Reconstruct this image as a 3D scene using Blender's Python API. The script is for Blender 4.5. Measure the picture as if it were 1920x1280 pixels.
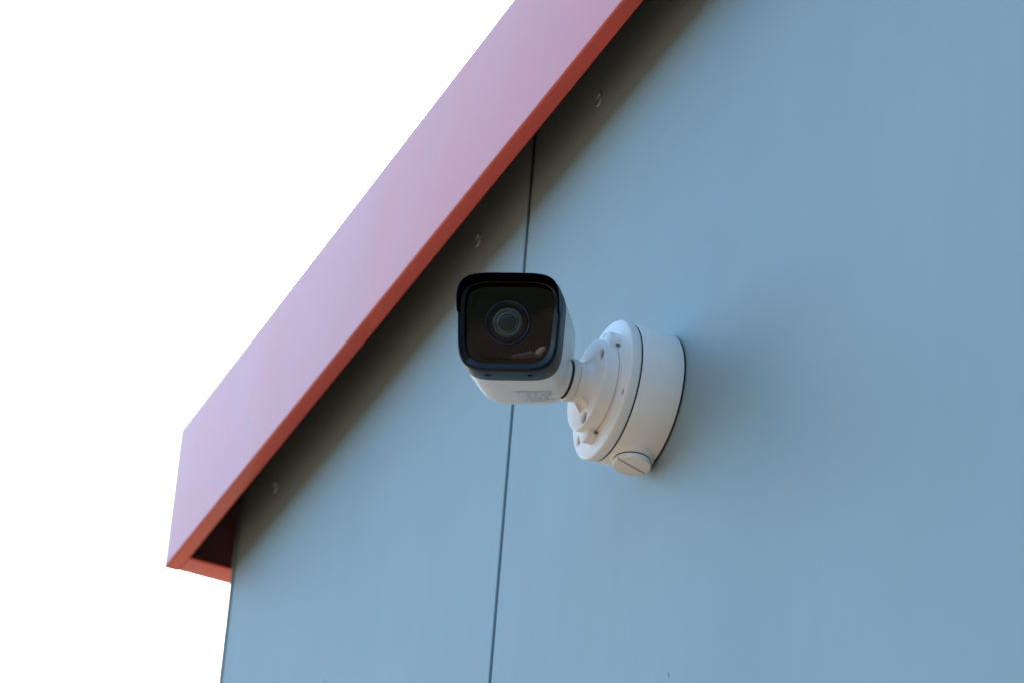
import bpy, bmesh, math, random
from mathutils import Vector, Matrix
random.seed(7)
for o in list(bpy.data.objects):
    bpy.data.objects.remove(o)
S = bpy.context.scene
COL = S.collection
G = 3.30                      # height of the junction box above the ground; wall face is y = 0, outward is -y
PI = math.pi

# ---------------------------------------------------------------- camera
Rwc = Matrix(((0.39531825, 0.91576479, 0.07140258),
              (0.45539124, -0.2629045, 0.85058807),
              (0.79771066, -0.30373688, -0.5209622)))      # world -> camera
C0 = Vector((2.6829034, -1.1319190, -1.7348088))
cd = bpy.data.cameras.new('camera')
cd.sensor_width = 36.0
cd.lens = 36.0 * 9170.25 / 1920.0
cd.clip_start = 0.05
cd.clip_end = 3000
cd.dof.use_dof = True
cd.dof.focus_distance = 3.36
cd.dof.aperture_fstop = 14.0
cam = bpy.data.objects.new('camera', cd)
COL.objects.link(cam)
cam.matrix_world = Matrix.Translation(C0 + Vector((0, 0, G))) @ Rwc.transposed().to_4x4()
S.camera = cam

# ---------------------------------------------------------------- sky, sun, exposure
SUN_EL, SUN_AZ = math.radians(30), math.radians(-68)      # azimuth from +Y (behind the wall) towards -X
W = bpy.data.worlds.new('World')
S.world = W
W.use_nodes = True
wn = W.node_tree
wn.nodes.clear()
sky = wn.nodes.new('ShaderNodeTexSky')
sky.sky_type = 'NISHITA'
sky.sun_disc = False
sky.sun_elevation = SUN_EL
sky.sun_rotation = SUN_AZ
sky.air_density = 1.0
sky.dust_density = 0.9
sky.ozone_density = 1.0
bg = wn.nodes.new('ShaderNodeBackground')
bg.inputs['Strength'].default_value = 0.15
wo = wn.nodes.new('ShaderNodeOutputWorld')
wn.links.new(sky.outputs[0], bg.inputs[0])
wn.links.new(bg.outputs[0], wo.inputs[0])
sl = bpy.data.lights.new('sun', 'SUN')
sl.energy = 2.5
sl.angle = math.radians(0.6)
sl.color = (1.0, 0.94, 0.85)
sun = bpy.data.objects.new('sun', sl)
COL.objects.link(sun)
sd = Vector((math.sin(SUN_AZ) * math.cos(SUN_EL), math.cos(SUN_AZ) * math.cos(SUN_EL), math.sin(SUN_EL)))
sun.rotation_euler = (-sd).to_track_quat('-Z', 'Y').to_euler()
sun.location = (-6, 8, 10)
S.view_settings.view_transform = 'Standard'
S.view_settings.look = 'None'
S.view_settings.gamma = 1.0
S.view_settings.use_curve_mapping = False
S.view_settings.exposure = 1.62
S.view_settings.use_white_balance = True
S.view_settings.white_balance_temperature = 5900
S.view_settings.white_balance_tint = -1
S.cycles.max_bounces = 10
S.cycles.diffuse_bounces = 5

# ---------------------------------------------------------------- materials
def mat(name, col, rough=0.5, metal=0.0, ior=1.5, coat=0.0, coat_rough=0.1, noise=0.0, nscale=20.0, stretch=(1, 1, 1),
        bump=0.0, bscale=400.0, spots=0.0, rvar=0.0, tint=None):
    m = bpy.data.materials.new(name)
    m.use_nodes = True
    nt = m.node_tree
    L = nt.links.new
    b = nt.nodes['Principled BSDF']
    b.inputs['Base Color'].default_value = (*col, 1)
    b.inputs['Roughness'].default_value = rough
    b.inputs['Metallic'].default_value = metal
    b.inputs['IOR'].default_value = ior
    b.inputs['Coat Weight'].default_value = coat
    b.inputs['Coat Roughness'].default_value = coat_rough
    tc = nt.nodes.new('ShaderNodeTexCoord')
    mp = nt.nodes.new('ShaderNodeMapping')
    mp.inputs['Scale'].default_value = stretch
    L(tc.outputs['Object'], mp.inputs[0])
    last = None
    if noise > 0:
        nz = nt.nodes.new('ShaderNodeTexNoise')
        nz.inputs['Scale'].default_value = nscale
        nz.inputs['Detail'].default_value = 6
        L(mp.outputs[0], nz.inputs['Vector'])
        mx = nt.nodes.new('ShaderNodeMix')
        mx.data_type = 'RGBA'
        c2 = tint or tuple(c * (1 - noise) for c in col)
        mx.inputs[6].default_value = (*c2, 1)
        mx.inputs[7].default_value = (*[min(1, c * (1 + noise * .5)) for c in col], 1)
        mr = nt.nodes.new('ShaderNodeMapRange')
        mr.inputs[1].default_value = 0.3
        mr.inputs[2].default_value = 0.7
        L(nz.outputs[0], mr.inputs[0])
        L(mr.outputs[0], mx.inputs[0])
        last = mx.outputs[2]
        if rvar > 0:
            m2 = nt.nodes.new('ShaderNodeMapRange')
            m2.inputs[3].default_value = max(0.02, rough - rvar)
            m2.inputs[4].default_value = rough + rvar
            L(nz.outputs[0], m2.inputs[0])
            L(m2.outputs[0], b.inputs['Roughness'])
    if spots > 0:       # sparse dirt specks
        vz = nt.nodes.new('ShaderNodeTexVoronoi')
        vz.inputs['Scale'].default_value = 30
        L(tc.outputs['Object'], vz.inputs['Vector'])
        lt = nt.nodes.new('ShaderNodeMapRange')
        lt.inputs[1].default_value = 0.02
        lt.inputs[2].default_value = 0.06
        lt.inputs[3].default_value = spots
        lt.inputs[4].default_value = 0.0
        L(vz.outputs['Distance'], lt.inputs[0])
        sp = nt.nodes.new('ShaderNodeSeparateColor')
        L(vz.outputs['Color'], sp.inputs[0])
        gt = nt.nodes.new('ShaderNodeMath')
        gt.operation = 'GREATER_THAN'
        gt.inputs[1].default_value = 0.72
        L(sp.outputs[0], gt.inputs[0])
        mu = nt.nodes.new('ShaderNodeMath')
        mu.operation = 'MULTIPLY'
        L(lt.outputs[0], mu.inputs[0])
        L(gt.outputs[0], mu.inputs[1])
        mx2 = nt.nodes.new('ShaderNodeMix')
        mx2.data_type = 'RGBA'
        L(mu.outputs[0], mx2.inputs[0])
        if last:
            L(last, mx2.inputs[6])
        else:
            mx2.inputs[6].default_value = (*col, 1)
        mx2.inputs[7].default_value = (0.09, 0.07, 0.055, 1)
        last = mx2.outputs[2]
    if last:
        L(last, b.inputs['Base Color'])
    if bump > 0:
        bz = nt.nodes.new('ShaderNodeTexNoise')
        bz.inputs['Scale'].default_value = bscale
        bz.inputs['Detail'].default_value = 3
        L(mp.outputs[0], bz.inputs['Vector'])
        bp = nt.nodes.new('ShaderNodeBump')
        bp.inputs['Strength'].default_value = bump
        bp.inputs['Distance'].default_value = 0.0005
        L(bz.outputs[0], bp.inputs['Height'])
        L(bp.outputs[0], b.inputs['Normal'])
    return m

M = {}
M['panel'] = mat('silver_panel', (0.32, 0.39, 0.395), rough=0.60, metal=0.40, noise=0.12, nscale=2.2, rvar=0.07, bump=0.25, bscale=450)
M['orange'] = mat('orange_paint', (0.62, 0.055, 0.013), rough=0.30, ior=1.47, coat=0.68, coat_rough=0.16, noise=0.10, nscale=9, stretch=(1, 1, .25), rvar=0.08, bump=0.14, bscale=60, spots=0.45)
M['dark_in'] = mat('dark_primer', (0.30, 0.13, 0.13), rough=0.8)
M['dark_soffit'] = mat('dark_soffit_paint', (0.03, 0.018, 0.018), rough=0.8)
M['added_hills'] = mat('added_hills_wooded', (0.055, 0.065, 0.035), rough=0.9, noise=0.5, nscale=0.2)
M['core'] = mat('black_membrane', (0.03, 0.035, 0.04), rough=0.7)
M['white'] = mat('white_powder_coat', (0.88, 0.88, 0.86), rough=0.42, noise=0.08, nscale=22, bump=0.25, bscale=1200, tint=(0.80, 0.785, 0.74))
M['white_b'] = mat('white_body_paint', (0.80, 0.80, 0.78), rough=0.35, noise=0.05, nscale=25, bump=0.1, bscale=1500)
M['rubber'] = mat('black_rubber', (0.012, 0.012, 0.014), rough=0.6)
M['black'] = mat('dark_plastic', (0.005, 0.007, 0.014), rough=0.45, ior=1.30, noise=0.3, nscale=60, bump=0.1, bscale=2500)
M['bezel'] = mat('gloss_black', (0.003, 0.006, 0.012), rough=0.12, ior=1.38)
M['hole'] = mat('recess_shadow_grey', (0.15, 0.16, 0.165), rough=0.6)
M['steel'] = mat('screw_steel', (0.10, 0.10, 0.10), rough=0.5, metal=0.9)
M['glass'] = mat('infrared_glass', (0.004, 0.003, 0.003), rough=0.03, ior=1.32)
M['visor_in'] = mat('matt_black', (0.002, 0.002, 0.003), rough=0.9, ior=1.1)
M['refl_brown'] = mat('reflection_brown', (0.034, 0.011, 0.008), rough=0.30, metal=0.3, noise=0.6, nscale=260, tint=(0.02, 0.008, 0.007))  # this and the next colour paint a reflection on the front glass
M['refl_cream'] = mat('reflection_cream', (0.20, 0.13, 0.085), rough=0.25, noise=0.3, nscale=300)
M['scuff'] = mat('scuffed_paint', (0.16, 0.19, 0.21), rough=0.6)
M['lens_glass'] = mat('lens_front_glass', (0.010, 0.019, 0.017), rough=0.30, ior=1.35)
M['lens_mid'] = mat('lens_inner_ring', (0.020, 0.031, 0.027), rough=0.35)
M['lens_dk'] = mat('lens_barrel', (0.012, 0.022, 0.020), rough=0.3)
M['ringblue'] = mat('lens_ring_gloss', (0.004, 0.008, 0.018), rough=0.2, ior=1.38)
M['sticker'] = mat('sticker_film', (0.70, 0.71, 0.72), rough=0.3)
M['ink'] = mat('sticker_ink', (0.36, 0.36, 0.38), rough=0.5)
M['roof'] = mat('roof_membrane', (0.18, 0.18, 0.18), rough=0.8)
M['ground'] = mat('ground_paving', (0.34, 0.225, 0.13), rough=0.85, noise=0.45, nscale=0.6, bump=0.5, bscale=30, tint=(0.19, 0.10, 0.06))

def weather_coat(m, coat, amount, streak, scale=(45, 45, 2.5), spots=0.0):
    """rain streaks and specks dull the clear coat"""
    nt = m.node_tree
    L = nt.links.new
    b = nt.nodes['Principled BSDF']
    tc = nt.nodes.new('ShaderNodeTexCoord')
    mp = nt.nodes.new('ShaderNodeMapping')
    mp.inputs['Scale'].default_value = scale
    L(tc.outputs['Object'], mp.inputs[0])
    nz = nt.nodes.new('ShaderNodeTexNoise')
    nz.inputs['Scale'].default_value = 1.0
    nz.inputs['Detail'].default_value = 4
    L(mp.outputs[0], nz.inputs['Vector'])
    mr = nt.nodes.new('ShaderNodeMapRange')
    mr.inputs[1].default_value = 0.45
    mr.inputs[2].default_value = 0.75
    mr.inputs[3].default_value = coat
    mr.inputs[4].default_value = coat * (1 - streak)
    L(nz.outputs[0], mr.inputs[0])
    n2 = nt.nodes.new('ShaderNodeTexNoise')
    n2.inputs['Scale'].default_value = 14
    n2.inputs['Detail'].default_value = 8
    L(tc.outputs['Object'], n2.inputs['Vector'])
    m2 = nt.nodes.new('ShaderNodeMapRange')
    m2.inputs[1].default_value = 0.4
    m2.inputs[2].default_value = 0.7
    m2.inputs[3].default_value = 1.0
    m2.inputs[4].default_value = 1 - amount
    L(n2.outputs[0], m2.inputs[0])
    vz = nt.nodes.new('ShaderNodeTexVoronoi')
    vz.inputs['Scale'].default_value = 26
    L(tc.outputs['Object'], vz.inputs['Vector'])
    m3 = nt.nodes.new('ShaderNodeMapRange')
    m3.inputs[1].default_value = 0.02
    m3.inputs[2].default_value = 0.10
    m3.inputs[3].default_value = 1 - spots
    m3.inputs[4].default_value = 1.0
    L(vz.outputs['Distance'], m3.inputs[0])
    a = nt.nodes.new('ShaderNodeMath'); a.operation = 'MULTIPLY'
    c = nt.nodes.new('ShaderNodeMath'); c.operation = 'MULTIPLY'
    L(mr.outputs[0], a.inputs[0]); L(m2.outputs[0], a.inputs[1])
    L(a.outputs[0], c.inputs[0]); L(m3.outputs[0], c.inputs[1])
    L(c.outputs[0], b.inputs['Coat Weight'])

weather_coat(M['orange'], 0.43, 0.08, 0.05, spots=0.30)
M['visor_in'].node_tree.nodes['Principled BSDF'].inputs['Specular IOR Level'].default_value = 0.02
M['panel'].node_tree.nodes['Principled BSDF'].inputs['Coat Roughness'].default_value = 0.45
weather_coat(M['panel'], 0.10, 0.6, 0.9, scale=(30, 30, 1.2), spots=0.5)

# ---------------------------------------------------------------- helpers
def props(o, label=None, cat=None, group=None, kind=None):
    if label: o['label'] = label
    if cat: o['category'] = cat
    if group: o['group'] = group
    if kind: o['kind'] = kind
    return o

def empty(name, loc=(0, 0, 0), mtx=None):
    o = bpy.data.objects.new(name, None)
    o.empty_display_size = 0.05
    COL.objects.link(o)
    if mtx is not None:
        o.matrix_world = mtx
    else:
        o.location = loc
    return o

def link(name, me, m, parent=None, smooth=True, angle=32, loc=None):
    if isinstance(me, bmesh.types.BMesh):
        bm = me
        me = bpy.data.meshes.new(name)
        bmesh.ops.recalc_face_normals(bm, faces=bm.faces[:])
        if smooth:
            for f in bm.faces: f.smooth = True
            for e in bm.edges:
                if len(e.link_faces) == 2 and e.calc_face_angle(0) > math.radians(angle):
                    e.smooth = False
        bm.to_mesh(me)
        bm.free()
    me.name = name
    me.materials.clear()
    me.materials.append(m)
    o = bpy.data.objects.new(name, me)
    COL.objects.link(o)
    if parent: o.parent = parent
    if loc: o.location = loc
    return o

def box(bm, x0, x1, y0, y1, z0, z1, bev=0.0, seg=2):
    r = bmesh.ops.create_cube(bm, size=1)
    vs = r['verts']
    for v in vs:
        v.co = Vector(((x0 + x1) / 2 + v.co.x * (x1 - x0), (y0 + y1) / 2 + v.co.y * (y1 - y0), (z0 + z1) / 2 + v.co.z * (z1 - z0)))
    if bev > 0:
        es = list({e for v in vs for e in v.link_edges})
        bmesh.ops.bevel(bm, geom=es, offset=bev, segments=seg, profile=0.5, affect='EDGES')
    return bm

def lathe(bm, prof, seg=96, M4=None):
    """profile [(radius, height)], axis +Z of M4; radius 0 closes"""
    M4 = M4 or Matrix()
    rows = []
    for r, z in prof:
        if r < 1e-7:
            rows.append([bm.verts.new(M4 @ Vector((0, 0, z)))])
        else:
            rows.append([bm.verts.new(M4 @ Vector((r * math.cos(2 * PI * i / seg), r * math.sin(2 * PI * i / seg), z))) for i in range(seg)])
    for a, b in zip(rows, rows[1:]):
        for i in range(seg):
            j = (i + 1) % seg
            if len(a) == 1 and len(b) == 1: continue
            if len(a) == 1: bm.faces.new((a[0], b[i], b[j]))
            elif len(b) == 1: bm.faces.new((a[i], a[j], b[0]))
            else: bm.faces.new((a[i], a[j], b[j], b[i]))
    return bm

def loft(bm, rings, cap0=True, cap1=True, closed=True):
    rows = [[bm.verts.new(p) for p in r] for r in rings]
    n = len(rows[0])
    for a, b in zip(rows, rows[1:]):
        for i in range(n if closed else n - 1):
            j = (i + 1) % n
            bm.faces.new((a[i], a[j], b[j], b[i]))
    if cap0: bm.faces.new(rows[0])
    if cap1: bm.faces.new(rows[-1])
    return bm

def plate2d(loops, thick, bev=0.0, bseg=3):
    """flat plate in XY with holes (loops[1:]), z from 0 to thick, rounded rims"""
    cu = bpy.data.curves.new('tmp', 'CURVE')
    cu.dimensions = '2D'
    cu.fill_mode = 'BOTH'
    for lp in loops:
        sp = cu.splines.new('POLY')
        sp.points.add(len(lp) - 1)
        for p, q in zip(sp.points, lp): p.co = (q[0], q[1], 0, 1)
        sp.use_cyclic_u = True
    cu.extrude = thick / 2 - bev
    cu.bevel_depth = bev
    cu.bevel_resolution = bseg
    cu.offset = -bev
    ob = bpy.data.objects.new('tmp', cu)
    COL.objects.link(ob)
    dg = bpy.context.evaluated_depsgraph_get()
    me = bpy.data.meshes.new_from_object(ob.evaluated_get(dg))
    bpy.data.objects.remove(ob)
    bpy.data.curves.remove(cu)
    bm = bmesh.new()
    bm.from_mesh(me)
    bpy.data.meshes.remove(me)
    bmesh.ops.remove_doubles(bm, verts=bm.verts[:], dist=1e-6)
    bmesh.ops.translate(bm, verts=bm.verts[:], vec=(0, 0, thick / 2))
    return bm

def circ(r, cx=0, cy=0, n=96):
    return [(cx + r * math.cos(2 * PI * i / n), cy + r * math.sin(2 * PI * i / n)) for i in range(n)]

# frame whose local z points out of the wall, local x = world x, local y = world z
WALLF = Matrix(((1, 0, 0, 0), (0, 0, -1, 0), (0, 1, 0, 0), (0, 0, 0, 1)))

# ---------------------------------------------------------------- ground (structure)
bm = bmesh.new()
bmesh.ops.create_grid(bm, x_segments=2, y_segments=2, size=1200)
props(link('ground', bm, M['ground'], smooth=False), kind='structure')
# added unseen wooded ring: dims horizon light, taller at +X to shade the box
bm = bmesh.new()
NH = 180
def hh(t):
    return 11 + 3.0 * math.sin(3 * t + 1) + 2.0 * math.sin(7 * t + 2) + 1.2 * math.sin(17 * t) + 0.8 * math.sin(41 * t + 1) + 24 * math.exp(-((((t + PI) % (2 * PI)) - PI) / 0.75) ** 2)
rr = []
for k, (rad, hz) in enumerate(((46, -0.3), (54, 0.45), (62, 0.85), (72, 1.0), (120, 1.15))):
    rr.append([Vector((rad * math.cos(2 * PI * i / NH), rad * math.sin(2 * PI * i / NH), hz if hz < 0 else hz * hh(2 * PI * i / NH) + 0.5 * math.sin(i * 1.7 + k * 2))) for i in range(NH)])
loft(bm, rr, False, False)
props(link('added_hills', bm, M['added_hills']), kind='structure')

# ---------------------------------------------------------------- building
XL, XW, XJ = -0.97373, -0.9245, -0.27733
D, LA, LB = 0.04923, 0.0135, 0.0277
ZB, ZT = 0.32309 + G, 0.46396 + G
XR, YB = 9.2, 7.0
bld = empty('building', (0, 0, 0))
props(bld, 'flat roofed building clad in smooth blue grey panels with an orange red roof fascia', 'building')

bm = bmesh.new()
box(bm, XW - 0.0022, XR, 0.022, YB, 0.0, ZT - 0.045)
link('wall_core', bm, M['core'], bld, smooth=False)

def panel(x0, x1, z0, z1, holes):
    lp = [[(x0, z0), (x1, z0), (x1, z1), (x0, z1)]]
    for hx, hz in holes:
        lp.append(circ(0.0046, hx, hz, 32))
    bm = plate2d(lp, 0.005, 0.0006, 1)
    bmesh.ops.transform(bm, matrix=Matrix.Translation((0, 0.005, 0)) @ WALLF, verts=bm.verts[:])
    return link('wall_panel', bm, M['panel'], bld, smooth=False)

def screw(hx, hz, par):
    bm = bmesh.new()      # a pan head sunk in its hole, with a thin raised rim
    T = Matrix.Translation((hx, 0.0042, hz)) @ WALLF
    lathe(bm, [(0.0, 0.0036), (0.0009, 0.0036), (0.0016, 0.0030), (0.0030, 0.0026), (0.0037, 0.0016), (0.0038, 0.0)], 28, T)
    link('panel_screw', bm, M['steel'], par)
    bm = bmesh.new()
    lathe(bm, [(0.0040, 0.0035), (0.0044, 0.0050), (0.0052, 0.0052), (0.0058, 0.0042)], 32, T)
    link('screw_washer', bm, M['panel'], par)

ztop = ZT - 0.05
g = 0.0028
rv = {0: [(-0.834, 0.3505 + G)], 1: [(-0.149, 0.3452 + G), (-0.3836, 0.3510 + G)]}
rv[0].append(rv[1].pop(1))
edges = [XW + 0.0022, XJ, XJ + 1.22, XJ + 2.44, XJ + 3.66, XJ + 4.88, XJ + 6.1, XJ + 7.32, XR]
for i in range(len(edges) - 1):
    hs = rv.get(i, [(edges[i] + 0.12 + k * 0.49, 0.3452 + G) for k in range(3)] if edges[i + 1] - edges[i] > 1.1 else [])
    if i == 1:
        hs = hs + [(0.33, 0.3452 + G), (0.82, 0.3452 + G)]
    p = panel(edges[i] + (g if i else 0), edges[i + 1] - g, 0.12, ztop, hs)
    for h in hs: screw(h[0], h[1], p)
    for sx, sz in ((0.051, -0.234), (-0.648, 0.076), (-0.786, 0.138)):      # short scuffs
        if edges[i] < sx < edges[i + 1]:
            b2 = bmesh.new()
            box(b2, -0.0005, 0.0005, -0.0001, 0.0002, -0.0022, 0.0022)
            bmesh.ops.transform(b2, matrix=Matrix.Translation((sx, 0, sz + G)) @ Matrix.Rotation(-0.5, 4, 'Y'), verts=b2.verts[:])
            link('scuff_mark', b2, M['scuff'], p, smooth=False)
# corner trim: the edge of the end wall's panel
bm = bmesh.new()
box(bm, XW - 0.0085, XW - 0.0023, -0.0005, YB, 0.12, ztop, 0.0012, 2)
link('corner_trim', bm, M['panel'], bld)
# concrete plinth
bm = bmesh.new()
box(bm, XW - 0.002, XR - 0.004, 0.012, 0.018, 0.0, 0.118)
link('plinth', bm, M['roof'], bld, smooth=False)

# fascia: folded sheet, profile in (out, z): board, rounded bend, lip
def fascia(name, a0, a1, to_world, lip, par, ret=0.004):
    t, r = 0.0012, 0.0022
    out = [(0, ZT), (0, ZB + r)]
    for k in range(1, 6):
        a = k / 6 * PI / 2
        out.append((r - r * math.cos(a), ZB + r - r * math.sin(a)))
    out += [(r, ZB), (lip - 0.001, ZB), (lip, ZB + 0.0006), (lip, ZB + t + 0.0006)]
    inn = [(lip - 0.001, ZB + t), (r + 0.0005, ZB + t), (t, ZB + r + 0.0005), (t, ZT - t)]
    prof = out + inn
    bm = bmesh.new()
    n = max(2, int((a1 - a0) / 0.12))
    rings = []
    for i in range(n + 1):
        s = a0 + (a1 - a0) * i / n
        w = 0.0 if i in (0, n) else random.uniform(-0.0004, 0.0004)
        rings.append([to_world(o, s, z + (w if z < ZB + 0.01 and o > 0.006 else 0)) for o, z in prof])
    loft(bm, rings)
    return link(name, bm, M['orange'], par, angle=25)

f1 = fascia('fascia_board', XL, XR + D, lambda o, s, z: Vector((s, -D + o, z)), LA, bld)
f2 = fascia('fascia_board', -D + 0.0135, YB + D, lambda o, s, z: Vector((XL + o, s, z)), LB, bld)
# short stub that closes the mitre of the end fascia
f3 = fascia('fascia_return', -D + 0.0013, -D + 0.0134, lambda o, s, z: Vector((XL + o, s, z)), 0.0045, bld)
# top flashing and roof
bm = bmesh.new()
box(bm, XL + 0.0016, XR + D, -D + 0.0016, YB + D, ZT - 0.004, ZT - 0.0015)
link('roof_sheet', bm, M['roof'], bld, smooth=False)
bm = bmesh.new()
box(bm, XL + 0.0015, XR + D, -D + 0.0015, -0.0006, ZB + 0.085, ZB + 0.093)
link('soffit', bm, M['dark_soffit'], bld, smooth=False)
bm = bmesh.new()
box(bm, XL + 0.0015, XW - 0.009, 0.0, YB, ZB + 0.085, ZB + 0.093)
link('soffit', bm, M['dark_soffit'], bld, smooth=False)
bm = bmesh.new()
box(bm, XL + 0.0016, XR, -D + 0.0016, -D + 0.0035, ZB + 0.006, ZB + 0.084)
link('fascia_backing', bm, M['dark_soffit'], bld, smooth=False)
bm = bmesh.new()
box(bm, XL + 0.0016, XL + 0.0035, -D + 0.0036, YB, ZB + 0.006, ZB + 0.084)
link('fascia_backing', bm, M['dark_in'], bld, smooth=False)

# ---------------------------------------------------------------- junction box
JB = empty('junction_box', mtx=Matrix.Translation((0, 0, G)) @ WALLF)
props(JB, 'round white junction box screwed to the blue grey wall behind the camera bracket', 'junction box')
# local: z out of wall
bm = bmesh.new()
lathe(bm, [(0, 0.0004), (0.0486, 0.0002), (0.0486, 0.0013), (0, 0.0013)], 128)
link('wall_gasket', bm, M['rubber'], JB)
bm = bmesh.new()
lathe(bm, [(0, 0.0012), (0.0482, 0.0012), (0.0488, 0.0015), (0.0490, 0.0022), (0.0496, 0.0318), (0.0492, 0.0325), (0.0488, 0.0326), (0, 0.0326)], 160)
bd = link('box_body', bm, M['white'], JB)
bm = bmesh.new()
lathe(bm, [(0.02, 0.0322), (0.0491, 0.0322), (0.0491, 0.0337), (0.02, 0.0337)], 128)
link('cover_gasket', bm, M['rubber'], JB)
hol = [(0.0418, math.radians(a)) for a in (91, 213, -30)]
lp = [circ(0.0498, n=160)] + [circ(0.0030, r * math.cos(a), r * math.sin(a), 28) for r, a in hol]
bm = plate2d(lp, 0.0082, 0.0017, 4)
bmesh.ops.translate(bm, verts=bm.verts[:], vec=(0, 0, 0.0333))
link('cover_plate', bm, M['white'], JB, angle=40)
for r, a in hol:
    bm = bmesh.new()
    T = Matrix.Translation((r * math.cos(a), r * math.sin(a), 0.0373))
    lathe(bm, [(0, 0.0024), (0.0018, 0.0024), (0.0026, 0.0016), (0.0028, 0)], 20, T)
    link('cover_screw', bm, M['hole'], JB)
# threaded side entry with slotted plug, pointing down and a little right
ax = Vector((0.0, -1.0, 0.0))
ax.normalize()
ctr = ax * 0.0430 + Vector((0.0012, 0, 0.0156))
zq = ax.to_track_quat('Z', 'Y').to_matrix().to_4x4()
T = Matrix.Translation(ctr) @ zq
bm = bmesh.new()
lathe(bm, [(0.0165, -0.010), (0.0160, 0.0030), (0.0152, 0.0052), (0.0146, 0.0066), (0.0136, 0.0072), (0.0, 0.0072)], 72, T)
link('entry_boss', bm, M['white'], JB, angle=50)
bm = bmesh.new()
lathe(bm, [(0.0, 0.0070), (0.0131, 0.0070), (0.0131, 0.0082), (0, 0.0082)], 64, T)
link('plug_seal', bm, M['rubber'], JB)
# slotted plug: two half discs either side of a slot cut to depth
def halfdisc(R, half, sgn, n=40):
    a0 = math.asin(half / R)
    pts = []
    for i in range(n + 1):
        a = a0 + (PI - 2 * a0) * i / n
        pts.append((R * math.cos(a), R * math.sin(a) * sgn))
    return pts
sv = T.to_3x3().inverted() @ Vector((-0.183, 0, -0.483))
SLOT = Matrix.Rotation(math.atan2(sv.y, sv.x), 4, 'Z')
bm = bmesh.new()
lathe(bm, [(0, 0.0081), (0.0131, 0.0081), (0.0132, 0.0090), (0.0131, 0.0096), (0, 0.0096)], 72, T)
plug = link('entry_plug', bm, M['white'], JB)
for sgn in (1, -1):
    bm = plate2d([halfdisc(0.0131, 0.0009, sgn)], 0.0024, 0.0004, 2)
    bmesh.ops.transform(bm, matrix=T @ SLOT @ Matrix.Translation((0, 0, 0.0092)), verts=bm.verts[:])
    link('plug_face', bm, M['white'], plug)
bm = bmesh.new()
box(bm, -0.0125, 0.0125, -0.0009, 0.0009, 0.0095, 0.00965)
bmesh.ops.transform(bm, matrix=T @ SLOT, verts=bm.verts[:])
link('plug_slot', bm, M['hole'], plug, smooth=False)

# ---------------------------------------------------------------- surveillance camera
CAMT = empty('security_camera', mtx=Matrix.Translation((0, 0, G)) @ WALLF)
props(CAMT, 'white bullet security camera with black face and sun visor on a round wall bracket', 'camera')
Z1 = 0.0415
# bracket flange
fh = [(0.0265, math.radians(a)) for a in (26, -88, 149)]
lp = [circ(0.0325, n=128)] + [circ(0.0040, r * math.cos(a), r * math.sin(a), 28) for r, a in fh]
bm = plate2d(lp, 0.0108, 0.0014, 4)
bmesh.ops.translate(bm, verts=bm.verts[:], vec=(0, 0, Z1 + 0.0011))
fl = link('bracket_flange', bm, M['white'], CAMT, angle=40)
for r, a in fh:
    bm = bmesh.new()
    T2 = Matrix.Translation((r * math.cos(a), r * math.sin(a), Z1 + 0.0071))
    lathe(bm, [(0, 0.0034), (0.0022, 0.0034), (0.0034, 0.0024), (0.0038, 0)], 20, T2)
    link('flange_screw', bm, M['hole'], fl)
bm = bmesh.new()
lathe(bm, [(0, Z1 + 0.0001), (0.0335, Z1 + 0.0001), (0.0335, Z1 + 0.0009), (0.031, Z1 + 0.0009), (0.031, Z1 + 0.0014), (0, Z1 + 0.0014)], 128)
link('base_rim', bm, M['white'], fl)
for a in (54, 251):
    a = math.radians(a)
    T2 = Matrix.Translation((0.0305 * math.cos(a), 0.0305 * math.sin(a), Z1))
    bm = bmesh.new()
    lathe(bm, [(0, 0.0002), (0.0093, 0.0002), (0.0093, 0.0054), (0.0090, 0.0062), (0.0082, 0.0066), (0, 0.0066)], 48, T2)
    link('bracket_lug', bm, M['white'], fl)
    for s in (-1, 1):      # small clip beside each lug
        bm = bmesh.new()
        aa = a + s * 0.30
        T3 = Matrix.Translation((0.0345 * math.cos(aa), 0.0345 * math.sin(aa), Z1)) @ Matrix.Rotation(aa, 4, 'Z')
        box(bm, -0.0010, 0.0010, -0.0007, 0.0007, 0.0002, 0.0028, 0.0003, 1)
        bmesh.ops.transform(bm, matrix=T3, verts=bm.verts[:])
        link('lug_clip', bm, M['hole'], fl)
# neck, with fillet
ZF = Z1 + 0.0119
bm = bmesh.new()
pr = [(0.0, ZF - 0.002)]
pr.append((0.0188, ZF - 0.0003))
for k in range(7):
    a = k / 6 * PI / 2
    pr.append((0.0186 - 0.0042 * math.sin(a), ZF + 0.0042 - 0.0042 * math.cos(a)))
pr += [(0.0142, 0.0628), (0.0, 0.0628)]
lathe(bm, pr, 96)
nk = link('neck', bm, M['white'], CAMT, angle=45)
for a in (-72, -112, 60, 175):
    a = math.radians(a)
    bm = bmesh.new()
    T3 = Matrix.Rotation(a, 4, 'Z')
    v = [(0.0135, ZF - 0.0005), (0.0205, ZF - 0.0005), (0.0200, ZF + 0.0006), (0.0140, ZF + 0.0058)]
    loft(bm, [[T3 @ Vector((r, s, z)) for r, z in v] for s in (-0.0009, 0.0009)])
    bmesh.ops.bevel(bm, geom=bm.edges[:], offset=0.0003, segments=2, affect='EDGES')
    link('gusset', bm, M['white'], nk)
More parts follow.
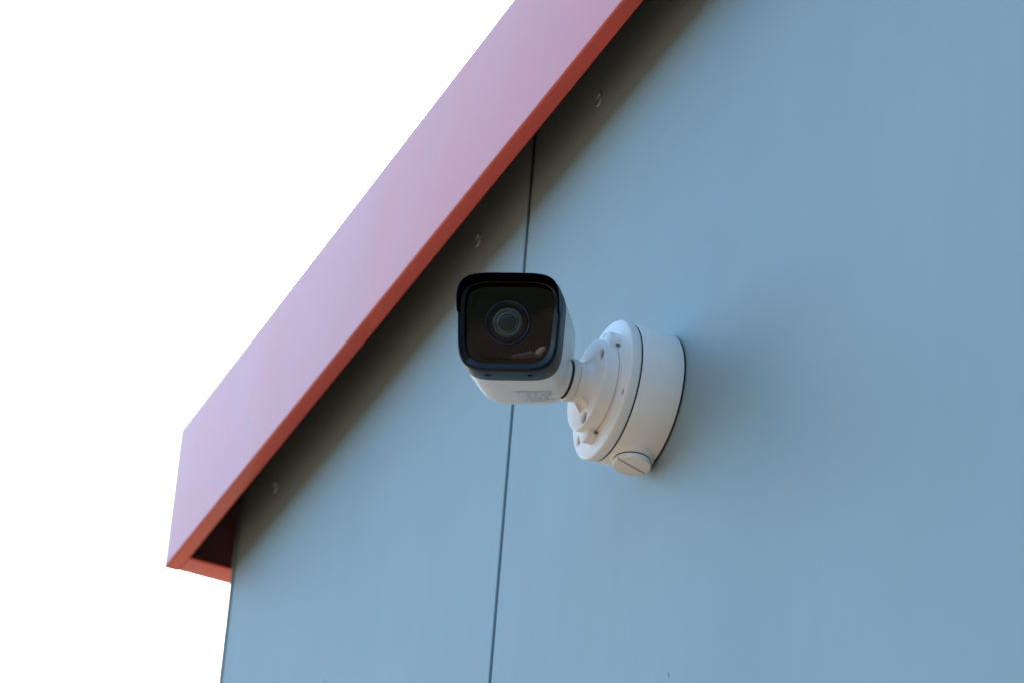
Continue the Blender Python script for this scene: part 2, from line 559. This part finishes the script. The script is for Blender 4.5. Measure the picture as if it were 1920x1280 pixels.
# knurled lock ring
bm = bmesh.new()
N = 200
def kr(r, z, dep):
    return [Vector(((r - (dep if (i % 4 == 0) else 0)) * math.cos(2 * PI * i / N), (r - (dep if (i % 4 == 0) else 0)) * math.sin(2 * PI * i / N), z)) for i in range(N)]
loft(bm, [kr(0.0138, 0.0630, 0), kr(0.0148, 0.0633, 0), kr(0.0151, 0.0636, 0.0006), kr(0.0151, 0.0672, 0.0006), kr(0.0147, 0.0677, 0), kr(0.0125, 0.0678, 0)])
link('lock_ring', bm, M['white'], CAMT, angle=50)
bm = bmesh.new()
lathe(bm, [(0, 0.0676), (0.0136, 0.0676), (0.0136, 0.0694), (0.0, 0.0700)], 64)
link('swivel_seal', bm, M['rubber'], CAMT)
bm = bmesh.new()
bmesh.ops.create_uvsphere(bm, u_segments=48, v_segments=24, radius=0.0150)
bmesh.ops.translate(bm, verts=bm.verts[:], vec=(0, 0, 0.0765))
link('swivel_ball', bm, M['white_b'], CAMT)

# body frame in world: columns right u, up w, forward a
cx, cy, cz = (Vector(Rwc[i]) for i in range(3))          # image right, image up, towards the viewer, in world axes
ang = math.radians(15.5)
af = (cx * (-0.464) + cy * 0.886).normalized() * math.sin(ang) + cz * math.cos(ang)
af.normalize()
upv = cy + cx * 0.012
upv = (upv - af * upv.dot(af)).normalized()
rt = upv.cross(af).normalized()
J = Vector((0, -0.068, 0))
PR = J + cx * (-0.0278) + cy * 0.0147 + cz * (-0.020)
BL = 0.100                                                # joint end to front rim
F0 = PR + af * BL + Vector((0, 0, G))
BF = Matrix(((rt.x, upv.x, af.x, F0.x), (rt.y, upv.y, af.y, F0.y), (rt.z, upv.z, af.z, F0.z), (0, 0, 0, 1)))
K = (Matrix.Translation((0, 0, G)) @ WALLF).inverted() @ BF   # body frame -> bracket frame

def sec(w, h, z, e=4.6, tap=0.045, n=96, cx_=0.0, cy_=0.0, crown=0.0):
    """rounded-square section, narrower at the bottom, slightly bowed sides"""
    pts = []
    for i in range(n):
        t = 2 * PI * (i + 0.5) / n
        c, s = math.cos(t), math.sin(t)
        x = math.copysign(abs(c) ** (2 / e), c)
        y = math.copysign(abs(s) ** (2 / e), s)
        k = 1 + tap * y
        pts.append(Vector((cx_ + w / 2 * x * k, cy_ + h / 2 * y, z)))
    return pts

def bodylink(name, bm, m, par=None, **kw):
    bmesh.ops.transform(bm, matrix=K, verts=bm.verts[:])
    return link(name, bm, m, par or CAMT, **kw)

W0, H0 = 0.0695, 0.0655
# white body
bm = bmesh.new()
rg = [sec(0.030, 0.030, -0.1235, 2.6), sec(0.044, 0.042, -0.1215, 3.0), sec(0.055, 0.052, -0.117, 3.4), sec(0.0640, 0.0620, -0.109, 4.2),
      sec(0.0666, 0.0622, -0.100, 4.6), sec(0.0672, 0.0636, -0.085), sec(0.0688, 0.0652, -0.045), sec(0.0690, 0.0653, -0.029)]
loft(bm, rg)
body = bodylink('camera_body', bm, M['white_b'], angle=40)
# dark front cover: outer shell, rim, inner chamfer down to the glass seat
bm = bmesh.new()
rg = [sec(0.066, 0.062, -0.0295), sec(0.0692, 0.0656, -0.0293), sec(0.0698, 0.0662, -0.0280), sec(W0 + .0006, H0 + .0005, -0.004), sec(W0, H0, -0.0012),
      sec(W0 - .0014, H0 - .0014, 0.0)]
loft(bm, rg, cap1=False)
cov = bodylink('front_cover', bm, M['black'], angle=40)
bm = bmesh.new()
gw, gh, gy = 0.0588, 0.0552, 0.0004
rg = [sec(W0 - .0015, H0 - .0015, -0.0001), sec(W0 - .0028, H0 - .0028, 0.0003), sec(W0 - .0034, H0 - .0034, -0.0006), sec(gw + .0012, gh + .0012, -0.0020, cy_=gy, tap=.05), sec(gw + .0010, gh + .0010, -0.0048, cy_=gy, tap=.05)]
loft(bm, rg, cap0=False, cap1=False)
bodylink('front_bezel', bm, M['bezel'], cov, angle=25)
bm = bmesh.new()
rg = [sec(gw + .0012, gh + .0012, -0.0054, cy_=gy, tap=.05), sec(gw + .0002, gh + .0002, -0.0044, cy_=gy, tap=.05), sec(gw - .001, gh - .001, -0.0043, cy_=gy, tap=.05),
      sec(gw - .004, gh - .004, -0.00412, cy_=gy, tap=.05), sec(gw - .009, gh - .009, -0.0040, cy_=gy, tap=.05), sec(gw - .014, gh - .014, -0.00395, cy_=gy, tap=.05)]
loft(bm, rg, cap0=True, cap1=False)
cv = bm.verts.new((0, gy, -0.00395))
bm.verts.ensure_lookup_table()
lastring = [v for v in bm.verts][-97:-1]
for i in range(96):
    bm.faces.new((lastring[i], lastring[(i + 1) % 96], cv))
bodylink('front_glass', bm, M['glass'], angle=30)
# underside recesses of the cover
for sx in (-0.0145, 0.0145):
    bm = bmesh.new()
    T2 = Matrix.Translation((sx, -H0 / 2 - 0.0006, -0.014)) @ Matrix.Rotation(PI / 2, 4, 'X')
    lathe(bm, [(0, 0.0004), (0.0016, 0.0004), (0.0020, 0.0001), (0.0020, -0.001)], 20, T2)
    bmesh.ops.scale(bm, vec=(1.1, 1, 1), verts=bm.verts[:], space=Matrix.Translation((-sx, 0, 0)))
    bodylink('cover_screw', bm, M['rubber'], cov)
# sun visor: U-shaped hood over the top half, ends sloping back at the sides
bm = bmesh.new()
n = 96
base = sec(W0 + .0004, H0 + .0004, 0, n=n)
idx = sorted(range(n), key=lambda i: math.atan2(base[i].y, base[i].x))
arc = [base[i] for i in idx if base[i].y > -0.0035]
rows_o, rows_i = [], []
def fwd(y):
    u = min(1, max(0, (y + 0.0035) / 0.026))
    return 0.0002 + 0.0092 * (u * u * (3 - 2 * u))
outer_back = [Vector((p.x, p.y, -0.003)) for p in arc]
outer_front = [Vector((p.x * 0.988, p.y * 0.984, fwd(p.y))) for p in arc]
mid = [Vector((p.x * 0.974, p.y * 0.970, fwd(p.y) + 0.0004)) for p in arc]
inner_front = [Vector((p.x * 0.960, p.y * 0.956, fwd(p.y) - 0.0003)) for p in arc]
inner_back = [Vector((p.x * 0.925, p.y * 0.872, -0.0016)) for p in arc]
loft(bm, [outer_back, outer_front, mid], False, False, closed=False)
vis = bodylink('sun_visor', bm, M['black'], angle=40)
bm = bmesh.new()
loft(bm, [mid, inner_front, inner_back], False, False, closed=False)
bodylink('visor_lining', bm, M['visor_in'], vis, angle=40)
# lens: ring, barrel, inner rings, front element
LC = (-0.0008, 0.0010)
T2 = Matrix.Translation((LC[0], LC[1], 0))
bm = bmesh.new()
lathe(bm, [(0.0158, -0.0044), (0.0157, -0.0034), (0.0149, -0.0030), (0.0143, -0.0033), (0.0138, -0.0037), (0.0134, -0.0034), (0.0128, -0.0040)], 96, T2)
lr = bodylink('lens_ring', bm, M['ringblue'], angle=60)
bm = bmesh.new()
lathe(bm, [(0.0129, -0.0040), (0.0112, -0.00405), (0.0104, -0.0041)], 96, T2)
bodylink('lens_barrel', bm, M['lens_dk'], lr)
bm = bmesh.new()
lathe(bm, [(0.0104, -0.0041), (0.0098, -0.0037), (0.0085, -0.0036), (0.0078, -0.0039)], 96, T2)
bodylink('lens_inner_ring', bm, M['lens_dk'], lr)
bm = bmesh.new()
lathe(bm, [(0.0078, -0.0039), (0.0070, -0.0034), (0.0060, -0.0033), (0.0056, -0.0037)], 96, T2)
bodylink('lens_inner_ring', bm, M['lens_mid'], lr)
bm = bmesh.new()
pr = [(0.0056, -0.0037)] + [(0.0056 * math.cos(a), -0.0037 + 0.0006 * math.sin(a)) for a in [k * PI / 16 for k in range(1, 8)]] + [(0, -0.0031)]
lathe(bm, pr, 64, T2)
bodylink('lens_front', bm, M['lens_glass'], lr)
# reflection of the surroundings on the glass, modelled as coloured strip and spot
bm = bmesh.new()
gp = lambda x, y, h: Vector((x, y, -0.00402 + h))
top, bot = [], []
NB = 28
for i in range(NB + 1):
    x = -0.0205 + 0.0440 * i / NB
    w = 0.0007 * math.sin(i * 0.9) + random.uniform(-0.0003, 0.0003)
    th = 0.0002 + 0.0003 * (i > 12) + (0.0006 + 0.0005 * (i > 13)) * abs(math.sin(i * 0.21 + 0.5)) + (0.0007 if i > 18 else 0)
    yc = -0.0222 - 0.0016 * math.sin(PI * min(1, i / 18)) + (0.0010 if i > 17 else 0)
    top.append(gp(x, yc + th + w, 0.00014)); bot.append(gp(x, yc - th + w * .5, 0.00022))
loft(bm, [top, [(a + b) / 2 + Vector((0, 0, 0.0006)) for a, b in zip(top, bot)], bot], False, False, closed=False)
bodylink('glass_reflection_strip', bm, M['refl_brown'], angle=60)
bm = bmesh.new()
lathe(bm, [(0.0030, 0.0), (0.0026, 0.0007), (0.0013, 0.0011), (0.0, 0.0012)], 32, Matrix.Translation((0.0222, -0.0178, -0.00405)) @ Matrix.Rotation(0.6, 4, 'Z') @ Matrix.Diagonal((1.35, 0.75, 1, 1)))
bodylink('glass_reflection_spot', bm, M['refl_cream'], angle=60)
# infrared lamps behind the glass are not visible; sticker under the body
bm = bmesh.new()
def under(x, z):      # point on the underside of the body
    u = (z + 0.085) / 0.040
    h = 0.0645 + (0.0652 - 0.0645) * min(1, max(0, u)) if z > -0.085 else 0.0645 - 0.0013 * (-0.085 - z) / 0.013
    y = -h / 2 * (1 - abs(x / 0.031) ** 4.6) ** (1 / 4.6)
    return Vector((x, y - 0.00018, z))
def patch(x0, x1, z0, z1, off=0.0, nx=10, nz=3):
    bm = bmesh.new()
    g_ = [[bm.verts.new(under(x0 + (x1 - x0) * i / nx, z0 + (z1 - z0) * j / nz) + Vector((0, -off, 0))) for i in range(nx + 1)] for j in range(nz + 1)]
    for j in range(nz):
        for i in range(nx):
            bm.faces.new((g_[j][i], g_[j][i + 1], g_[j + 1][i + 1], g_[j + 1][i]))
    return bm
st = bodylink('sticker', patch(-0.002, 0.0262, -0.099, -0.064), M['sticker'])
bm = bmesh.new()
for z in (-0.068, -0.0715, -0.076, -0.0795, -0.084, -0.0875, -0.0915, -0.095):
    x = random.uniform(0.0, 0.006)
    while x < 0.023:
        wv = random.uniform(0.0015, 0.004)
        b2 = patch(x, min(0.0235, x + wv), z, z + 0.0012, 0.00008, 2, 1)
        me_ = bpy.data.meshes.new('t'); b2.to_mesh(me_); b2.free(); bm.from_mesh(me_); bpy.data.meshes.remove(me_)
        x += wv + random.uniform(0.0006, 0.002)
bodylink('sticker_print', bm, M['ink'], st)
